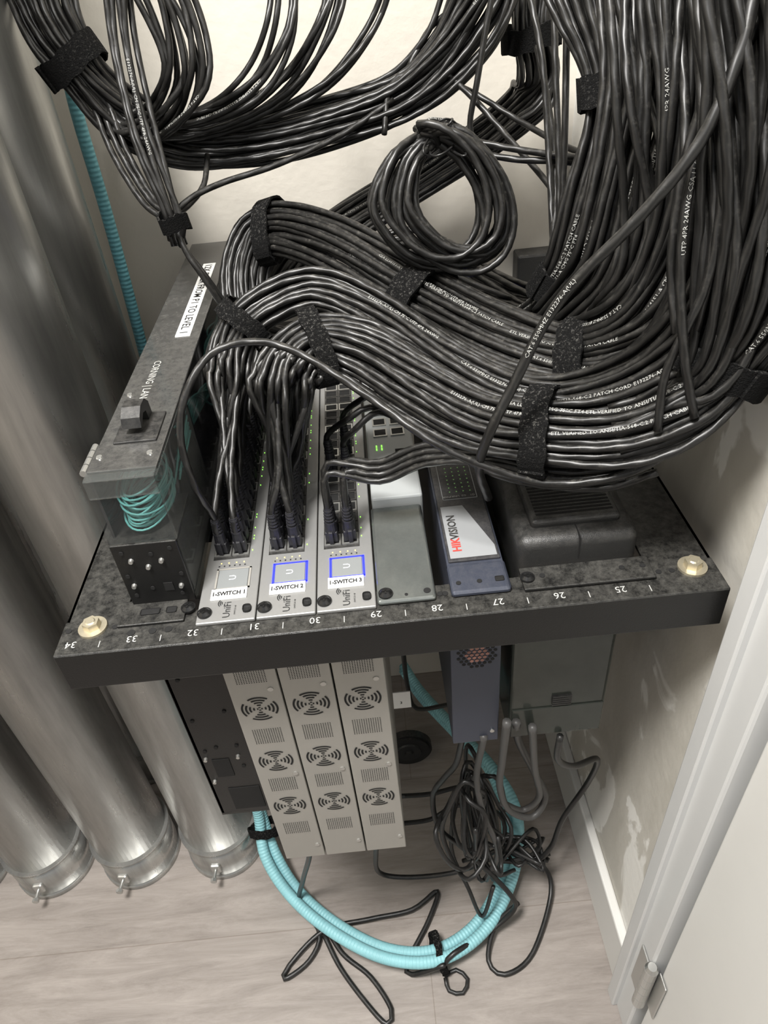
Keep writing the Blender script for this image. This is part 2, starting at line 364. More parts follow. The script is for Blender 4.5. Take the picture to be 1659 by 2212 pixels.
# ---------------------------------------------------------------- fibre panel
fp=empty('fibre_patch_panel',(-.177,.40,RZ)); top(fp,'black fibre optic patch panel with smoked cover and aqua fibres','fibre patch panel')
x0,x1=-.025,.024
bm=bmesh.new(); b_box(bm,x0,x1,.012,.50,.1175,.120,.0008); obj('lid',fin(bm),M_panel,fp,label='glossy dark hinged lid')
bm=bmesh.new(); b_box(bm,x0,x1,.002,.0125,.1178,.120,.0006); b_box(bm,x0,x1,.001,.003,.104,.1195,.0005); b_box(bm,x1-.0010,x1+.0008,.004,.12,.0,.1175,.0004)
obj('clear_front_cover',fin(bm),M_clear,fp,label='clear plastic front edge of cover')
box('front_window',(x0,x1,.0025,.0035,.062,.104),M_window,fp,label='smoky see-through front window')
box('side_wall',(x0,x0+.002,.012,.50,-.10,.117),M_panel,fp)
box('smoked_cover',(x1-.0015,x1,.12,.50,.0,.117),M_smoke,fp,label='smoked transparent plastic side')
box('back_wall',(x0+.002,x1-.002,.498,.50,0,.117),M_panel,fp)
box('divider',(x0+.002,x1-.002,.13,.132,-.05,.10),M_black,fp)
box('inner_floor',(x0+.002,x1-.002,.004,.498,.0,.003),M_black,fp)
bm=bmesh.new(); b_box(bm,x0,x1,0,.0025,.001,.062,.0006); b_box(bm,x0,x1,.0025,.06,.058,.061); obj('mounting_bracket',fin(bm),M_rack,fp)
for x,z in ((-.018,.055),(.003,.052),(.018,.056),(-.019,.012),(.016,.010),(.02,.03),(-.02,.032),(-.005,.018)): cyl('bracket_hole',(x,-.0003,z),.0017,.0017,.001,'Y',M_hole,fp)
box('bracket_hole',(.004,.011,-.0006,.0002,.014,.022),M_hole,fp)
for x,z in ((-.002,.040),(-.013,.047),(.009,.045),(-.018,.022),(.017,.018)): cyl('stud',(x,-.001,z),.0022,.0016,.003,'Y',M_steel,fp)
bm=bmesh.new(); b_box(bm,x0-.008,x1-.006,-.022,.004,-.0008,.0022,.0008)
obj('bracket_foot',fin(bm),M_rack,fp,(0,0,0))
obj('mounting_screw',ph,M_scr,fp,(.020,-.010,.002))
box('bracket_slot',(-.017,-.002,-.013,-.007,.0022,.0026),M_hole,fp,bev=.001); box('bracket_slot',(.003,.011,-.013,-.007,.0022,.0026),M_hole,fp,bev=.001)
box('latch_recess',(-.014,.018,.045,.086,.120,.1216),M_black,fp,bev=.0008)
bm=bmesh.new()
prof=[(.086,.1216),(.085,.132),(.078,.138),(.066,.1385),(.057,.134),(.054,.127),(.059,.128),(.067,.132),(.074,.130),(.0755,.1216)]
f1=[bm.verts.new((-.007,y,z)) for y,z in prof]; f2=[bm.verts.new((.007,y,z)) for y,z in prof]
bm.faces.new(f1); bm.faces.new(f2[::-1])
for k in range(len(prof)):
    k2=(k+1)%len(prof); bm.faces.new((f1[k2],f1[k],f2[k],f2[k2]))
obj('latch',fin(bm),M_black,fp,label='black plastic latch hook')
for i in range(4): cyl('hinge_knuckle',(x0-.003,.018+i*.009,.118),.0026,.0026,.008,'Y',M_steel,fp)
for x,y in ((-.020,.030),(.016,.030),(-.018,.12)): cyl('lid_screw',(x,y,.1205),.0026,.0020,.0015,'Z',M_steel,fp)
text('CORNING | LANscape',.0090,(-.006,.135,.1203),(0,-1,0),(1,0,0),M_wprint,fp,'brand_lettering')
box('label_sticker',(.001,.0150,.225,.42,.1201,.1209),M_label,fp)
text('12X FIBER FROM P1 TO LEVEL 1',.0128,(.0080,.3225,.1212),(0,-1,0),(1,0,0),M_ink,fp,'label_text',bold=.0001,fit=(.182,.0078))
pts=[]
for i in range(20*28):
    a=i/28*2*math.pi; k=i/28
    pts.append(Vector((-.001+(.0160+.0025*math.sin(k*2.1))*math.cos(a),.045+.030*math.sin(a)+.004*math.sin(k*3),.064+.028*k/20+.0035*math.sin(a+k*1.7))))
obj('fibre_coil',tube(pts,.0009,6),M_fiber,fp,label='coiled aqua optical fibre')
for j in range(16):
    q=rnd(-.004,.004)
    pts=[Vector((.014+q,.075+.003*j,.06+.002*j)),Vector((.0208,.14+.012*j,.098-.004*j)),Vector((.0205+q*.2,.26+rnd(-.03,.03),.04+.004*j)),Vector((.0205,.34,.09+q)),Vector((.014,.44,.07))]
    obj('fibre_strand',tube(catmull(pts,m=10),.0010,6),M_fiber,fp)
bm=bmesh.new(); b_box(bm,-.029,.026,.006,.010,-.325,-.004,.0006); b_box(bm,-.029,-.026,.006,.12,-.325,-.02); b_box(bm,-.029,.026,.006,.12,-.328,-.325)
obj('lower_bracket',fin(bm),M_rack,fp)
for x,z in ((-.02,-.21),(-.008,-.205),(.012,-.205),(-.02,-.16),(.012,-.15),(-.018,-.10),(-.02,-.05),(.005,-.05),(.012,-.24)): cyl('bracket_hole',(x,.0055,z),.0020,.0020,.001,'Y',M_hole,fp)
box('bracket_window',(-.017,.000,.0052,.006,-.255,-.225),M_hole,fp); box('bracket_window',(-.012,.020,.0052,.006,-.318,-.278),M_hole,fp)
for x,z in ((-.022,-.222),(.010,-.222),(-.022,-.262),(-.02,-.06)): cyl('stud',(x,.0045,z),.0022,.0018,.003,'Y',M_steel,fp)
# ---------------------------------------------------------------- blank shelf plate + small switch device
bp=empty('blank_panel',(.0105,.371,RZ)); top(bp,'grey zinc blank rack plate with smudged surface','blank panel')
box('plate',(-.0222,.0222,.002,.118,.0002,.0042),M_plate,bp,bev=.0025,seg=3)
obj('mounting_screw',ph,M_scr,bp,(-.0155,.0105,.0040),label='black pan-head screw')
cyl('screw_hole',(.016,.010,.0043),.0028,.0028,.0006,'Z',M_hole,bp); cyl('screw_hole',(0,.008,.0043),.0013,.0013,.0006,'Z',M_hole,bp)
dv=empty('compact_network_switch',(.0125,.491,RZ)); top(dv,'small light grey network switch with ports and green lights','network switch')
bm=bmesh.new(); b_box(bm,-.0225,.0225,0,.30,-.03,.012,.002); obj('body',fin(bm),M_dev,dv)
for i in range(8):
    for c in (-.0085,.0085): obj('port_opening',phm,M_hole,dv,(c,.105+i*.02,.0126)); obj('port',pms,M_steel,dv,(c,.105+i*.02,.0121))
box('uplink_port',(.004,.017,.060,.074,.012,.0128),M_hole,dv)
for k in range(2):
    for j in range(2): box('status_light',(-.014+k*.005,-.0128+k*.005,.075+j*.005,.078+j*.005,.012,.0128),M_green,dv)
# ---------------------------------------------------------------- navy poe switch
nv=empty('poe_switch',(.067,.371,RZ)); top(nv,'dark navy metal power-over-ethernet switch with glossy face','network switch')
box('body',(-.0222,.0222,.030,.35,-.232,.004),M_navy,nv,bev=.001)
bm=bmesh.new(); b_box(bm,-.0228,.0228,.003,.036,.0005,.0045,.003,3); obj('mounting_ear',fin(bm),M_navy,nv)
box('face_plate',(-.0205,.0205,.037,.345,.004,.0060),M_face,nv,bev=.0008)
bm=bmesh.new(); v=[bm.verts.new(q) for q in ((-.0185,.040,.0063),(.0185,.040,.0063),(.0185,.052,.0063),(.0005,.106,.0063),(-.0185,.106,.0063))]; bm.faces.new(v); obj('face_graphic',fin(bm),M_graph,nv,label='silver grey slanted panel graphic')
bm=bmesh.new()
for b in ((-.0150,.0155,.1155,.1161),(-.0150,.0155,.1750,.1756),(-.0150,-.0144,.1155,.1756),(.0149,.0155,.1155,.1756)): b_box(bm,*b,.0060,.0063)
obj('grid_frame',fin(bm),M_graph,nv)
text('HIK',.0098,(-.0115,.0555,.0066),(0,1,0),(-1,0,0),M_red,nv,'brand_lettering',bold=.0003)
text('VISION',.0098,(-.0115,.0782,.0066),(0,1,0),(-1,0,0),M_ups,nv,'brand_lettering',bold=.0002)
bm=bmesh.new()
for k in range(4):
    for j in range(8): b_box(bm,-.008+k*.006,-.0070+k*.006,.126+j*.006,.127+j*.006,.006,.0063)
obj('indicator_grid',fin(bm),M_dgreen,nv)
for k,tx in enumerate(('PWR','LINK','G2','G1')): text(tx,.0034,(-.011+k*.0075,.119,.0068),(-1,0,0),(0,-1,0),M_wprint,nv,'legend_text')
for x in (-.016,0): cyl('screw_hole',(x,.014,.0046),.002,.002,.0008,'Z',M_hole,nv)
box('mounting_slot',(.012,.019,.012,.017,.0044,.0049),M_hole,nv,bev=.001)
def hexvent(R,back=False):
    bm=bmesh.new()
    for i in range(-6,7):
        for j in range(-6,7):
            x=(i+.5*(j%2))*.0046; z=j*.0040
            if x*x+z*z<R*R:
                vs=[bm.verts.new((x+.0019*math.cos(a*math.pi/3+.52),0,z+.0019*math.sin(a*math.pi/3+.52))) for a in range(6)]; bm.faces.new(vs)
    return fin(bm)
hv=hexvent(.0175)
hv2=hexvent(.0110)
for z in (-.100,-.048):
    obj('fan_vent',hv,M_hole,nv,(.001,.0297,z)); obj('fan_behind_vent',hv2,M_hexw,nv,(.001,.0295,z))
cyl('case_screw',(.016,.0292,-.215),.0022,.0022,.0012,'Y',M_steel,nv)
# ---------------------------------------------------------------- UPS
up=empty('ups_unit',(.146,.392,RZ)); top(up,'charcoal plastic battery backup unit with louvred top','battery backup')
bm=bmesh.new(); b_box(bm,-.046,.046,.012,.42,-.235,.006,.004,3); obj('body',fin(bm),M_upsside,up)
bm=bmesh.new(); b_box(bm,-.047,.047,.006,.42,-.03,.027,.009,5); me=fin(bm)
obj('front_cover',me,M_ups,up,smooth=True)
bm=bmesh.new(); b_box(bm,-.034,.036,.0215,.20,.022,.0335,.004,4); obj('raised_vent_panel',fin(bm),M_ups,up)
for k in range(16): box('vent_slot',(-.029,.031,.0285+k*.0042,.0306+k*.0042,.0333,.0338),M_hole,up)
box('seam',(-.0004,.0004,.0055,.0215,.006,.0273),M_hole,up)
box('indicator_light',(-.030,-.018,.385,.40,.027,.0285),M_blue,up,label='blue glowing indicator')
bm=bmesh.new(); b_box(bm,-.047,.0525,-.020,.004,.0005,.0035,.001); obj('mounting_ear',fin(bm),M_rack,up)
for x in (-.031,.03,.046): cyl('screw_hole',(x,-.007,.0037),.0022,.0022,.0006,'Z',M_hole,up)
obj('mounting_screw',ph,M_scr,up,(-.0425,-.008,.0035))
bm=bmesh.new(); b_box(bm,-.044,.044,.0105,.0125,-.233,-.190,.001); obj('battery_door',fin(bm),M_upsside,up)
bm=bmesh.new()
for k in range(5): b_box(bm,-.006,.012,.0095,.0125,-.187+k*.003,-.1855+k*.003)
obj('door_grip',fin(bm),M_ups,up)
# ---------------------------------------------------------------- cables
CR=.0028
def boot_mesh():
    bm=bmesh.new(); b_box(bm,-.0052,.0052,-.0038,.0038,0,.011,.0008)
    b_cyl(bm,(0,0,.0155),.0050,.0042,.010,n=14)
    for i in range(5): b_cyl(bm,(0,0,.0205+i*.0030),.0048-i*.00025,.0045-i*.00025,.0015,n=14)
    b_cyl(bm,(0,0,.027),.0035,.0031,.015,n=12); b_box(bm,-.0018,.0018,-.0068,-.0036,.001,.013,.0005); return fin(bm)
BM_=boot_mesh()
def cable(P,label,group,r=CR,m=None,name='network_cable',cat='cable',boots=(),step=.009,txt=None,sides=8,start=.3,flip=False):
    pts=catmull(P,step=step); org=pts[0].copy()
    o=obj(name,tube(pts,r,sides,org=org),m or M_cable,loc=org); top(o,label,cat,group)
    for b in boots: obj('strain_relief_boot',BM_,M_boot,o,Vector(b)-org,rot=(0,0,rnd(-.2,.2)))
    if txt:
        me=pathtext(txt,pts,r,start,flip=flip); me.transform(Matrix.Translation(-org)); obj('printed_text',me,M_print,o)
    return o
TX=['CSA LL64151-A CMG 75°C FT4 ETL VERIFIED TO ANSI/TIA-568-C.2 PATCH CABLE','E132276-A(UL) CM 75°C UTP 4PR 24AWG','ETL VERIFIED TO ANSI/TIA-568-C.2 PATCH CABLE','CAT.6 550MHZ E132276-A(UL) CM 75°C','ANSI/TIA-568-C.2 PATCH CORD E132276-A(UL)','UTP 4PR 24AWG CSA LL64151-A CMG 75°C FT4']
def hexpack(w,h,n):
    L=[]; p_=.0057
    for j in range(-12,13):
        for i in range(-20,21):
            a=(i+.5*(j%2))*p_; b=j*p_*.866
            if (a/w)**2+(b/h)**2<=1: L.append((a,b))
    random.shuffle(L); L.sort(key=lambda q:-q[1]);
    return L[:n] if n else L
def strap(c,T,S,N,w,h,width=.019):
    n=40; me=bpy.data.meshes.new('strap'); V=[];Fc=[]; rows=[(-width/2,0),(-width/2,.0022),(width/2,.0022),(width/2,0)]
    a0=rnd(0,1)
    for k in range(n+1):
        a=2*math.pi*1.12*k/n-.6+a0; g=.0004+.0022*(k/n if k>n*.88 else 0)
        for (t,e) in rows:
            V.append(S*((w+g+e)*math.cos(a))+N*((h+g+e)*math.sin(a))+T*(t+.0022*math.sin(a*2)+.0008*math.sin(a*9+t*80)))
    for k in range(n):
        for q in range(4):
            q2=(q+1)%4; Fc.append((k*4+q,k*4+q2,(k+1)*4+q2,(k+1)*4+q))
    Fc.append((0,1,2,3)); Fc.append((n*4+3,n*4+2,n*4+1,n*4))
    me.from_pydata(V,[],Fc); me.update()
    o=obj('cable_strap',me,M_velcro,loc=c); return top(o,'dusty black hook-and-loop strap around a cable bundle','cable tie','hook-and-loop straps')
def bundle(ctrl,w,h,n,label,group,ports=None,straps=(),loose=.002,texts=(),skip=0):
    Pc=[at(c[0],c[1],d=c[2]) for c in ctrl]; Sc=[c[3] if len(c)>3 else 1 for c in ctrl]
    sub=3; ctr=catmull(Pc,m=sub); ns=len(ctr)
    sc=[]
    for i in range(ns):
        q=i/sub; k=min(int(q),len(Sc)-2); t=q-k; t=t*t*(3-2*t); sc.append(Sc[k]*(1-t)+Sc[k+1]*t)
    FR=[]
    for i in range(ns):
        T=(ctr[min(i+1,ns-1)]-ctr[max(i-1,0)]).normalized(); S=T.cross(N0).normalized(); N=S.cross(T); FR.append((T,S,N))
    offs=hexpack(w,h,n)
    for ci,(a,b) in enumerate(offs):
        ph_=[rnd(0,6.28) for _ in range(4)]; am=[rnd(.3,1)*loose for _ in range(2)]; pts=[]; fr=rnd(.25,.6)
        if random.random()<.12: am[0]*=2.2
        for i in range(ns):
            T,S,N=FR[i]; lo=1 if sc[i]<=1 else min(2.2,sc[i]**1.8)
            a2=a*sc[i]+am[0]*lo*math.sin(i*fr+ph_[0]); b2=b*sc[i]+am[1]*lo*.7*math.sin(i*.45+ph_[1])
            pts.append(ctr[i]+S*a2+N*b2)
        boots=[]; P=pts
        if ports:
            x,y=ports[ci%len(ports)]; z=RZ+.004; b0=Vector((x,y,z)); boots=[b0]
            if skip:
                fr2=max(0,min(1,(y-.45)/.27)); pts=pts[int(round(fr2*skip)):]
            tgt=pts[0]; q1=b0+Vector((0,0,.034)); q2=b0.lerp(tgt,.40)+Vector((rnd(-.005,.005),rnd(-.004,.004),0)); q2.z=max(q2.z,z+.062)
            P=[b0+Vector((0,0,.012)),q1,q2]+pts
        t=texts[ci] if ci<len(texts) else None
        kw={}
        if t: kw=dict(txt=TX[t[0]],start=t[1],flip=t[2])
        cable(P,label,group,boots=boots,**kw)
    for k,(wd) in straps:
        i=int(round(k*sub)); i=min(i,ns-1); T,S,N=FR[i]; strap(ctr[i],T,S,N,w*sc[i]+.004,h*sc[i]+.004,wd)
def ports_of(si,ks,cs=(0,1)):
    return [(SWX[si]+COLX[c],.371+PY0+k*PP) for k in ks for c in cs]
lab='black network patch cable with white print in a strapped bundle'
pA=ports_of(0,range(11,24))+ports_of(1,range(18,24)); random.shuffle(pA)
pB=ports_of(0,range(0,11)); pC=ports_of(1,range(0,18))
random.shuffle(pB); random.shuffle(pC)
bundle([(530,700,.71,.75),(530,580,.71,.8),(585,500,.70,.95),(720,530,.66),(900,635,.61),(1080,730,.56),(1250,770,.52,.85),(1400,700,.48),(1500,520,.45,1.2),(1555,250,.42,1.5),(1560,-70,.40,1.7)],
  .031,.015,38,lab,'patch cables from the first switch',pA,[(2,.018),(4,.026),(6,.022)],.0022,[(0,.35,False),(2,.5,False),(1,.42,False),(4,.3,False),(3,.55,False)])
bundle([(486,840,.60),(500,750,.605),(555,675,.60),(680,625,.60),(820,680,.585),(960,775,.555),(1110,850,.525),(1250,850,.50,.9),(1400,790,.47),(1530,640,.435,1.3),(1600,350,.405,1.8),(1610,-70,.39,2)],
  .021,.014,22,lab,'patch cables from the first switch',pB,[(1.8,.016)],.0022,[(1,.3,False),(4,.45,False),(3,.38,False)],skip=3)
bundle([(612,880,.565),(625,800,.565),(685,748,.57),(780,765,.57),(900,835,.55),(1030,905,.525),(1168,930,.50),(1320,930,.48),(1450,880,.46),(1560,790,.44,.85),(1640,600,.405,1.3),(1670,300,.385,1.6),(1660,-70,.375,1.8)],
  .028,.016,36,lab,'patch cables from the second switch',pC,[(2.1,.016),(6,.019),(9,.019)],.0022,[(0,.35,False),(3,.5,False),(2,.42,False),(1,.3,False)],skip=4)
lab2='loose black network cable curving across the rack'
g='loose single network cables'
def P_(L): return [at(*q[:2],d=q[2]) for q in L]
z4=RZ+.004
s3=[(SWX[2]+COLX[0],.371+PY0),(SWX[2]+COLX[1],.371+PY0),(SWX[2]+COLX[0],.371+PY0+PP),(SWX[2]+COLX[1],.371+PY0+PP)]
for i,(x,y) in enumerate(s3):
    b0=Vector((x,y,z4)); dy=i*14
    cable([b0+Vector((0,0,.012)),b0+Vector((0,0,.038)),b0+Vector((.004,.008,.062))]+P_([(820,1040-dy,.56),(920,1003-dy,.545),(1060,1000-dy*.7,.52),(1230,1035-dy,.50),(1400,1000-dy,.48),(1540,880-dy,.455),(1625,720,.425+.004*i),(1690-10*i,450,.40)]),
      'black network cable arching from the third switch',g,boots=[b0],txt=TX[i] if i<1 else None,start=.45)
for (k,c,L) in [(7,0,[(760,900,.60),(800,880,.60),(880,900,.57),(960,960,.54),(1060,1020,.52),(1200,1050,.51),(1350,1030,.49)]),
                (6,1,[(765,930,.60),(820,890,.59),(900,930,.56),(1000,990,.53),(1130,1040,.52),(1300,1055,.50),(1420,1020,.48)]),
                (9,1,[(770,870,.62),(830,850,.60),(950,900,.56),(1080,970,.53),(1250,1010,.51),(1400,980,.48)])]:
    b0=Vector((SWX[2]+COLX[c],.371+PY0+k*PP,z4))
    cable([b0+Vector((0,0,.012)),b0+Vector((0,0,.038))]+P_(L),'black network cable arching from the third switch',g,boots=[b0])
b0=Vector((SWX[0]+COLX[0],.371+PY0-PP*0,z4))
cable([b0+Vector((0,0,.012)),b0+Vector((0,0,.036))]+P_([(425,1060,.53),(392,960,.51),(398,860,.50),(455,765,.50),(550,738,.505),(650,765,.505),(800,860,.50),(920,945,.49),(1030,1000,.49),(1200,1045,.49),(1400,1005,.47),(1550,860,.45)]),lab2,g,boots=[])
cable(P_([(1055,1075,.56),(1035,1010,.50),(1060,930,.465),(1110,830,.45),(1175,700,.43),(1250,600,.41),(1380,470,.385),(1510,310,.362),(1600,110,.345),(1640,-80,.335)]),'thick black cable crossing in front of the bundles',g,r=.0034,txt='CAT.6 550MHZ E132276-A(UL)',start=.16)
cable(P_([(1500,900,.44),(1480,780,.42),(1470,600,.40),(1490,400,.38),(1560,200,.365),(1640,50,.35),(1700,-60,.345)]),lab2,g,txt=TX[5],start=.1)
cable(P_([(1420,930,.45),(1440,800,.43),(1530,600,.40),(1560,350,.375),(1520,120,.36),(1500,-70,.355)]),lab2,g)
for L in [[(1195,-70,.55),(1200,150,.57),(1207,350,.59),(1205,560,.61),(1180,640,.62)],[(1225,-70,.53),(1222,200,.55),(1215,420,.58),(1200,600,.60)],
          [(1075,-70,.60),(1050,60,.62),(1030,180,.64),(1015,270,.66),(1030,330,.67)],[(830,290,.68),(840,200,.68),(880,160,.68),(1000,190,.68),(1120,260,.67),(1230,320,.63),(1330,350,.58)],
          [(1000,300,.63),(1100,320,.62),(1200,335,.60),(1330,350,.56),(1450,380,.52)],[(1030,330,.63),(1120,345,.62),(1230,350,.60),(1380,380,.55)],
          [(900,600,.72),(960,590,.70),(1040,620,.68),(1130,650,.65),(1220,640,.60)],[(900,620,.72),(990,625,.70),(1080,650,.67),(1200,680,.60),(1290,640,.56)],
          [(880,150,.68),(930,60,.67),(1000,0,.65),(1030,-70,.64)],
          [(940,140,.67),(1010,200,.66),(1100,300,.65),(1200,420,.62),(1240,520,.60)],
          [(1160,100,.62),(1190,260,.62),(1200,420,.61),(1190,560,.60)],
          [(1130,-70,.57),(1170,120,.58),(1185,330,.60),(1195,540,.61)],
          [(1450,-70,.42),(1400,150,.44),(1330,330,.47),(1290,480,.50),(1260,600,.52)],
          [(1300,-70,.46),(1380,150,.45),(1430,350,.45),(1400,540,.46),(1330,680,.48)],
          [(1600,-70,.36),(1540,150,.38),(1480,350,.40),(1450,560,.42),(1460,720,.43)]]:
    cable(P_(L),lab2,g)
lab3='black network cable with white print hanging from above'
bundle([(1275,-70,.50,1.5),(1320,200,.51,.75),(1290,420,.53,1),(1215,625,.57,.8),(1110,715,.63,1),(960,700,.68,1.2)],.024,.013,22,lab3,'cables dropping beside the side wall',None,[(1,.022),(3,.024)],.0026,[(0,.05,True),(5,.1,True),(1,.15,False),(3,.2,True)])
bundle([(1390,-70,.45,1.6),(1390,200,.46,1.3),(1345,420,.48,1.1),(1290,600,.51,1),(1190,720,.57,1)],.022,.014,20,lab3,'cables dropping beside the side wall',None,[],.0032,[(1,.1,True),(4,.15,True)])
bundle([(1480,-70,.41,2.2),(1480,200,.42,1.9),(1450,450,.45,1.6),(1390,620,.47,1.1),(1300,720,.505,1),(1180,760,.56,1)],.022,.013,18,lab3,'cables dropping beside the side wall',None,[],.0036,[(0,.1,True),(1,.15,True),(3,.2,False)])
bundle([(1620,-70,.345,1.8),(1640,250,.365,1.7),(1610,550,.40,1.3),(1555,790,.43,.9),(1470,880,.455,1),(1330,930,.475,1)],.022,.011,16,lab3,'cables dropping beside the side wall',None,[],.0032,[(1,.1,False),(5,.1,True)])
lab4='black network cable in a bundle along the beige wall'
bundle([(1160,-70,.66),(1150,80,.68,.85),(1150,200,.72),(1060,290,.76),(910,390,.79),(780,470,.79),(650,560,.77),(590,640,.76)],.026,.014,24,lab4,'cables along the closet wall',None,[(1,.02)],.004,[(0,.1,True)])
bundle([(760,640,.78),(840,540,.78),(930,545,.76),(1040,610,.71),(1150,650,.65),(1270,660,.58),(1400,600,.52)],.020,.010,12,lab4,'cables along the closet wall',None,[],.006)
bundle([(75,-70,.62,1.2),(115,60,.63,1),(185,165,.65,.8),(280,260,.68,1),(410,312,.70,1),(560,305,.70,1),(720,265,.70,1),(860,215,.69,1),(960,130,.67,1.1),(1030,20,.65,1.3),(1060,-80,.63,1.3)],.028,.015,34,lab4,'cables along the closet wall',None,[(1.6,.022)],.004,[(1,.5,False),(2,.65,False)])
labH='black network cable hanging in a slack loop'
for L,n,w in [([(300,-70,.58),(350,60,.60),(372,170,.62),(335,255,.65),(265,280,.67),(210,200,.66)],5,.012),
            ([(355,-70,.57),(410,60,.59),(432,180,.61),(395,265,.64),(320,310,.67),(240,250,.67)],5,.011),
            ([(625,-70,.62),(612,60,.63),(565,160,.65),(480,230,.66),(370,262,.67),(290,240,.67)],5,.012),
            ([(735,-70,.63),(705,60,.64),(640,165,.66),(540,240,.67),(410,290,.68),(320,290,.68)],6,.013),
            ([(855,-70,.64),(815,50,.66),(730,170,.67),(620,250,.68),(480,300,.69),(380,310,.69)],3,.008)]:
    bundle(L,w,.009,n,labH,'slack cable loops',None,[],.006,[(1,.08,True)] if n==6 else [(3,.1,False)] if n==5 else [])
bundle([(245,-70,.58),(262,100,.60),(310,300,.62),(372,465,.64,.5),(385,520,.66,.5)],.016,.008,6,labH,'slack cable loops',None,[],.003,[(1,.2,False)])
bundle([(200,190,.66),(250,320,.66),(320,430,.655),(372,470,.65),(390,530,.66)],.006,.004,3,labH,'slack cable loops',None,[],.003)
for L in [[(375,470,.645),(400,540,.65),(440,600,.66),(490,680,.68),(530,760,.70)],[(448,335,.68),(440,400,.67),(405,445,.66),(375,465,.645)],
          [(850,215,.68),(740,290,.68),(600,355,.67),(480,395,.66),(410,430,.65),(378,470,.645),(395,530,.66),(440,590,.67),(490,660,.69)]]:
    cable(P_(L),labH,'slack cable loops')
c0=at(374,480,d=.64); strap(c0,Vector((.1,.1,-1)).normalized(),Vector((1,0,0)),Vector((0,1,0)),.010,.010,.014)
# hanging coil: loops gathered at the tie near the top left, fanning out below right
pts=[]; ST=random.Random(11)
tie=(925,285)
for turn in range(17):
    rx=ST.uniform(98,130); ry=ST.uniform(148,176); cx=tie[0]+ST.uniform(0,66); cy=tie[1]+ry*ST.uniform(.76,.90); tl=ST.uniform(-.72,-.40); dd=ST.uniform(-.020,.020)
    nn=12
    for j in range(nn):
        a=-math.pi/2-.35+2*math.pi*j/nn
        du,dv_=rx*math.cos(a),ry*math.sin(a)
        uu=cx+du*math.cos(tl)-dv_*math.sin(tl)*.75; vv=cy+du*math.sin(tl)*.75+dv_*math.cos(tl)
        k=max(0,1-min(j,nn-j)/1.8)*.75
        uu=uu*(1-k)+(tie[0]+turn*3.0)*k; vv=vv*(1-k)+(tie[1]-16+turn*2.6)*k
        pts.append(at(uu,vv,d=.575+dd*(1-k)+.02*(vv-430)/160))
o=cable(pts,'coiled black network cable tied with wire at the top','coiled cable',name='cable_coil',r=.0030,txt='VERIFIED TO ANSI/TIA-568-C.2 PATCH CORD TEST TO EIA/TIA',start=.55)
tp=[at(935+28*math.cos(a*1.3)+a*3,297+40*math.sin(a),d=.550+.01*math.sin(a*2.1)) for a in [i*.5 for i in range(34)]]
cable(tp,'thin black wire tie twisted around a coil','coil wire tie',name='wire_tie',cat='cable tie',r=.0009,step=.004,m=M_cord,sides=6)
# ---------------------------------------------------------------- aqua cables
def fl(u,v,z): return at(u,v,z=z)
base=[(562,1760,.10),(585,1850,.05),(640,1935,.02),(730,2010,.02),(840,2062,.02),(950,2062,.02),(1045,1995,.02),(1100,1880,.03),(1105,1760,.10),(1060,1660,.12),(990,1585,.10),(910,1500,.08),(870,1440,.10)]
for i in range(3):
    P=[]
    for j,(u,v,z) in enumerate(base):
        f=1+[0,.045,-.05][i]*(1 if 1<=j<=8 else .3); P.append(at(850+(u-850)*f,1850+(v-1850)*f,z=z+[0,.018,.004][i]))
    P=[P[0]+Vector((0,.01,.25)),P[0]+Vector((0,.01,.1))]+P
    cable(P,'thick aqua armoured fibre cable looped on the floor','looped aqua fibre cables',r=.0084,m=M_aqua,name='fibre_cable',step=.012,sides=14)
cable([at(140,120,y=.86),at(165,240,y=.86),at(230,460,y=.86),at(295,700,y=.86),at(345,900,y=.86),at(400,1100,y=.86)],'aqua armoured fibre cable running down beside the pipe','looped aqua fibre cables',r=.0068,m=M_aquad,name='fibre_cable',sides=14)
c0=fl(948,2060,.025); strap(c0,Vector((1,.25,0)).normalized(),Vector((-.25,1,0)).normalized(),Vector((0,0,1)),.026,.020,.010)
c0=fl(570,1790,.09); strap(c0,Vector((.2,-.5,-.8)).normalized(),Vector((1,.2,0)).normalized(),Vector((.2,-.8,.5)).normalized(),.022,.018,.014)
# ---------------------------------------------------------------- power cords
gc='power cords below the rack'; lc='black power cord trailing onto the floor'
def cord(L,label=lc,r=.0036,m=None):
    cable([at(q[0],q[1],z=q[2]) for q in L],label,gc,r=r,m=m or M_cord,name='power_cord',step=.01)
cord([(665,1800,.35),(668,1850,.26),(655,1900,.12),(648,1950,.02),(690,2015,.01),(668,2075,.006),(615,2115,.006),(625,2085,.006),(700,2010,.012),(800,1985,.01),(890,1965,.01),(945,1925,.01),(925,1990,.008),(880,2080,.006),(890,2105,.006),(960,2085,.045)])
cord([(700,1995,.006),(740,2060,.006),(800,2110,.006),(845,2180,.006),(835,2212,.006),(790,2165,.006),(735,2090,.006),(700,2020,.01)])
cord([(822,1790,.33),(812,1840,.22),(820,1885,.08),(880,1895,.06),(980,1885,.08),(1060,1855,.10)])
cord([(870,1400,.40),(880,1480,.25),(900,1530,.22),(980,1520,.28)])
cord([(860,1780,.12),(930,1770,.10),(990,1740,.12),(1080,1760,.12),(1080,1830,.10),(1000,1860,.06)])
cord([(865,1720,.16),(930,1715,.14),(1010,1700,.14),(1060,1740,.12)])
cord([(1210,1590,.55),(1205,1640,.5),(1240,1655,.45),(1290,1640,.40),(1270,1690,.3),(1215,1770,.22),(1190,1830,.15),(1150,1860,.12),(1080,1830,.12)])
cord([(1090,1860,.1),(1170,1870,.05),(1190,1930,.02),(1150,2060,.006),(1090,2105,.006),(1055,2075,.006),(1070,2000,.03),(1120,1950,.06)])
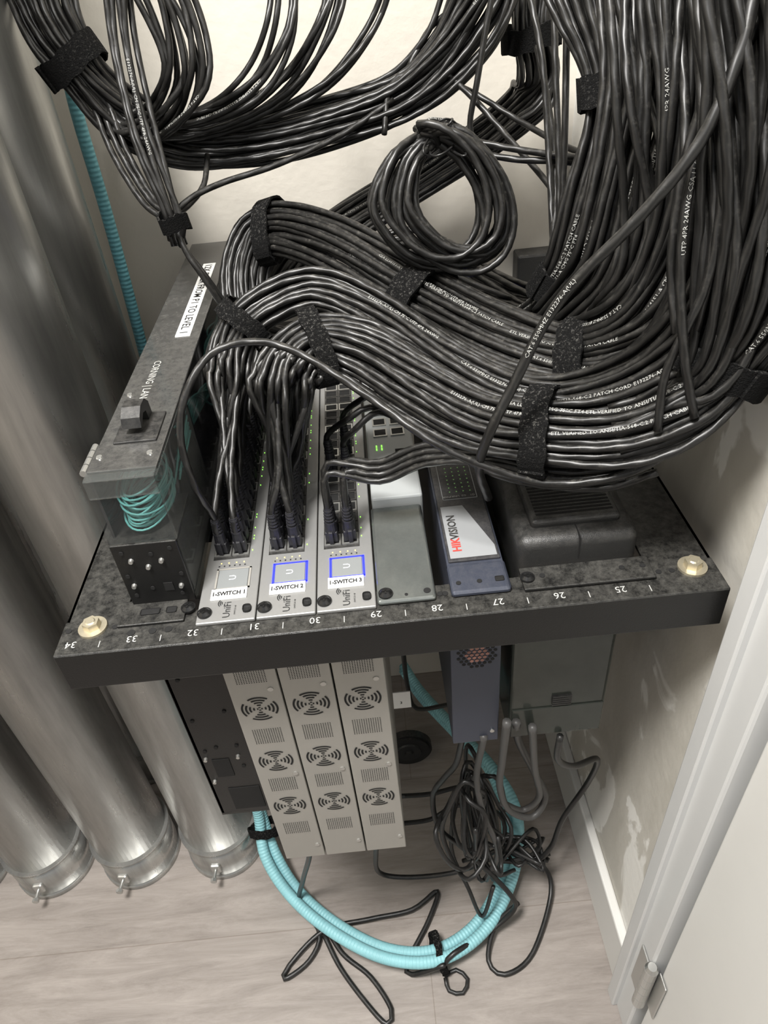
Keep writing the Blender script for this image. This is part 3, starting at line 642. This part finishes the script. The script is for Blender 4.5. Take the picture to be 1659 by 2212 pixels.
cord([(960,2110,.006),(985,2095,.006),(1010,2115,.006),(1000,2145,.006),(970,2140,.006),(962,2112,.012)],r=.003)
cord([(1000,1590,.5),(985,1650,.42),(960,1680,.36),(935,1720,.3),(950,1790,.24),(1010,1840,.18),(1100,1930,.1),(1110,1965,.06),(1060,2010,.03),(980,2060,.05),(955,2090,.03)])
cord([(1095,1560,.60),(1085,1640,.48),(1080,1700,.38),(1100,1750,.30),(1150,1765,.27),(1178,1720,.30),(1150,1660,.38),(1120,1600,.5),(1115,1560,.58)],'thick grey power cord looped beneath the battery backup',.0044,M_gcord)
cord([(1150,1570,.58),(1155,1660,.44),(1165,1720,.32),(1130,1750,.28),(1085,1735,.32)],'thick grey power cord looped beneath the battery backup',.0042,M_gcord)
cord([(1045,1590,.56),(1030,1680,.40),(1045,1760,.3),(1075,1840,.2),(1050,1900,.1)],'grey brown power cord hanging below the navy switch',.0040,M_gcord)
R2=random.Random(44)
for t in range(4):
    P=[]
    for k in range(3):
        ccx=1000+t*18+R2.uniform(-28,28); ccy=1790+R2.uniform(-45,45); rx=R2.uniform(14,50); ry=R2.uniform(75,150); ti=R2.uniform(-.05,.5)
        for j in range(8):
            a=j/8*2*math.pi+.4*t; du=rx*math.cos(a)*(1+R2.uniform(-.3,.3)); dv_=ry*math.sin(a)*(1+R2.uniform(-.15,.15))
            vv=ccy-du*ti+dv_; P.append(at(ccx+du+dv_*ti*.8,vv,d=.90+.035*t+R2.uniform(-.03,.03)+(vv-1800)*.00028))
    cable(P,'tangled coil of black power cord hanging below the rack',gc,r=.0030,m=M_cord,name='power_cord',step=.012)
for t in range(2):
    P=[]
    for k in range(12):
        a=k*1.9+t; P.append(at(1135+50*math.cos(a)+R2.uniform(-14,14),1835+38*math.sin(a*1.2)+R2.uniform(-12,12),z=.12+.02*t+R2.uniform(-.02,.02)))
    cable(P,'tangled coil of black power cord hanging below the rack',gc,r=.0026,m=M_cord,name='power_cord',step=.01)
w_=at(882,1612,z=.045)
bm=bmesh.new(); bmesh.ops.create_cone(bm,cap_ends=True,segments=36,radius1=.042,radius2=.042,depth=.02,matrix=Matrix.Rotation(math.pi/2,4,'X')); 
bmesh.ops.bevel(bm,geom=[e for e in bm.edges if e.calc_face_angle(0)>1],offset=.004,segments=2,affect='EDGES')
wh=obj('castor_wheel',fin(bm),M_black,loc=(w_.x,w_.y,.042)); top(wh,'round black rubber castor wheel resting on the floor','wheel')
bm=bmesh.new(); b_cyl(bm,(0,-.011,0),.024,.022,.004,'Y',24); b_cyl(bm,(0,-.014,0),.008,.007,.006,'Y',16); obj('hub',fin(bm),M_ups,wh)
tg=at(866,1512,d=1.0)
bm=bmesh.new(); b_box(bm,-.014,.014,-.001,.001,-.018,.018,.0005); o=obj('cable_tag',fin(bm),M_label,loc=tg); top(o,'small white paper tag on a power cord','tag')
text('3',.008,(0,-.0014,-.005),(1,0,0),(0,0,1),M_ink,o,'tag_text'); 
# ---------------------------------------------------------------- light, world, camera
def area(loc,tgt,sx,sy,e,c=(1,.975,.94)):
    l=bpy.data.lights.new('area','AREA'); l.shape='RECTANGLE'; l.size=sx; l.size_y=sy; l.energy=e; l.color=c
    o=bpy.data.objects.new('ceiling_light',l); col.objects.link(o); o.location=loc
    o.rotation_euler=(Vector(tgt)-Vector(loc)).to_track_quat('-Z','Y').to_euler(); return o
area((-.40,-.10,2.45),(0,.5,.7),.32,.45,76)
wd=bpy.data.worlds.new('w'); bpy.context.scene.world=wd; wd.use_nodes=True; nt=wd.node_tree
bg=nt.nodes['Background']; tc=nt.nodes.new('ShaderNodeTexCoord'); sp=nt.nodes.new('ShaderNodeSeparateXYZ'); nt.links.new(tc.outputs['Generated'],sp.inputs[0])
cr=nt.nodes.new('ShaderNodeValToRGB'); mr=nt.nodes.new('ShaderNodeMapRange'); mr.inputs['From Min'].default_value=-1
nt.links.new(sp.outputs['Z'],mr.inputs['Value']); nt.links.new(mr.outputs['Result'],cr.inputs['Fac']); nt.links.new(cr.outputs['Color'],bg.inputs['Color'])
e=cr.color_ramp.elements; e[0].position=0; e[0].color=(.12,.11,.10,1); e[1].position=1; e[1].color=(.9,.93,1,1)
x=e.new(.45); x.color=(.20,.195,.19,1); x=e.new(.62); x.color=(.55,.56,.57,1)
bg.inputs[1].default_value=.80
cd=bpy.data.cameras.new('camera'); co=bpy.data.objects.new('camera',cd); col.objects.link(co)
cd.sensor_fit='VERTICAL'; cd.sensor_height=24; cd.lens=24*FPX/2212; cd.clip_start=.01
co.matrix_world=Matrix.Translation(C)@Matrix((RT,UP,-FW)).transposed().to_4x4()
bpy.context.scene.camera=co
bpy.context.scene.view_settings.view_transform='Standard'
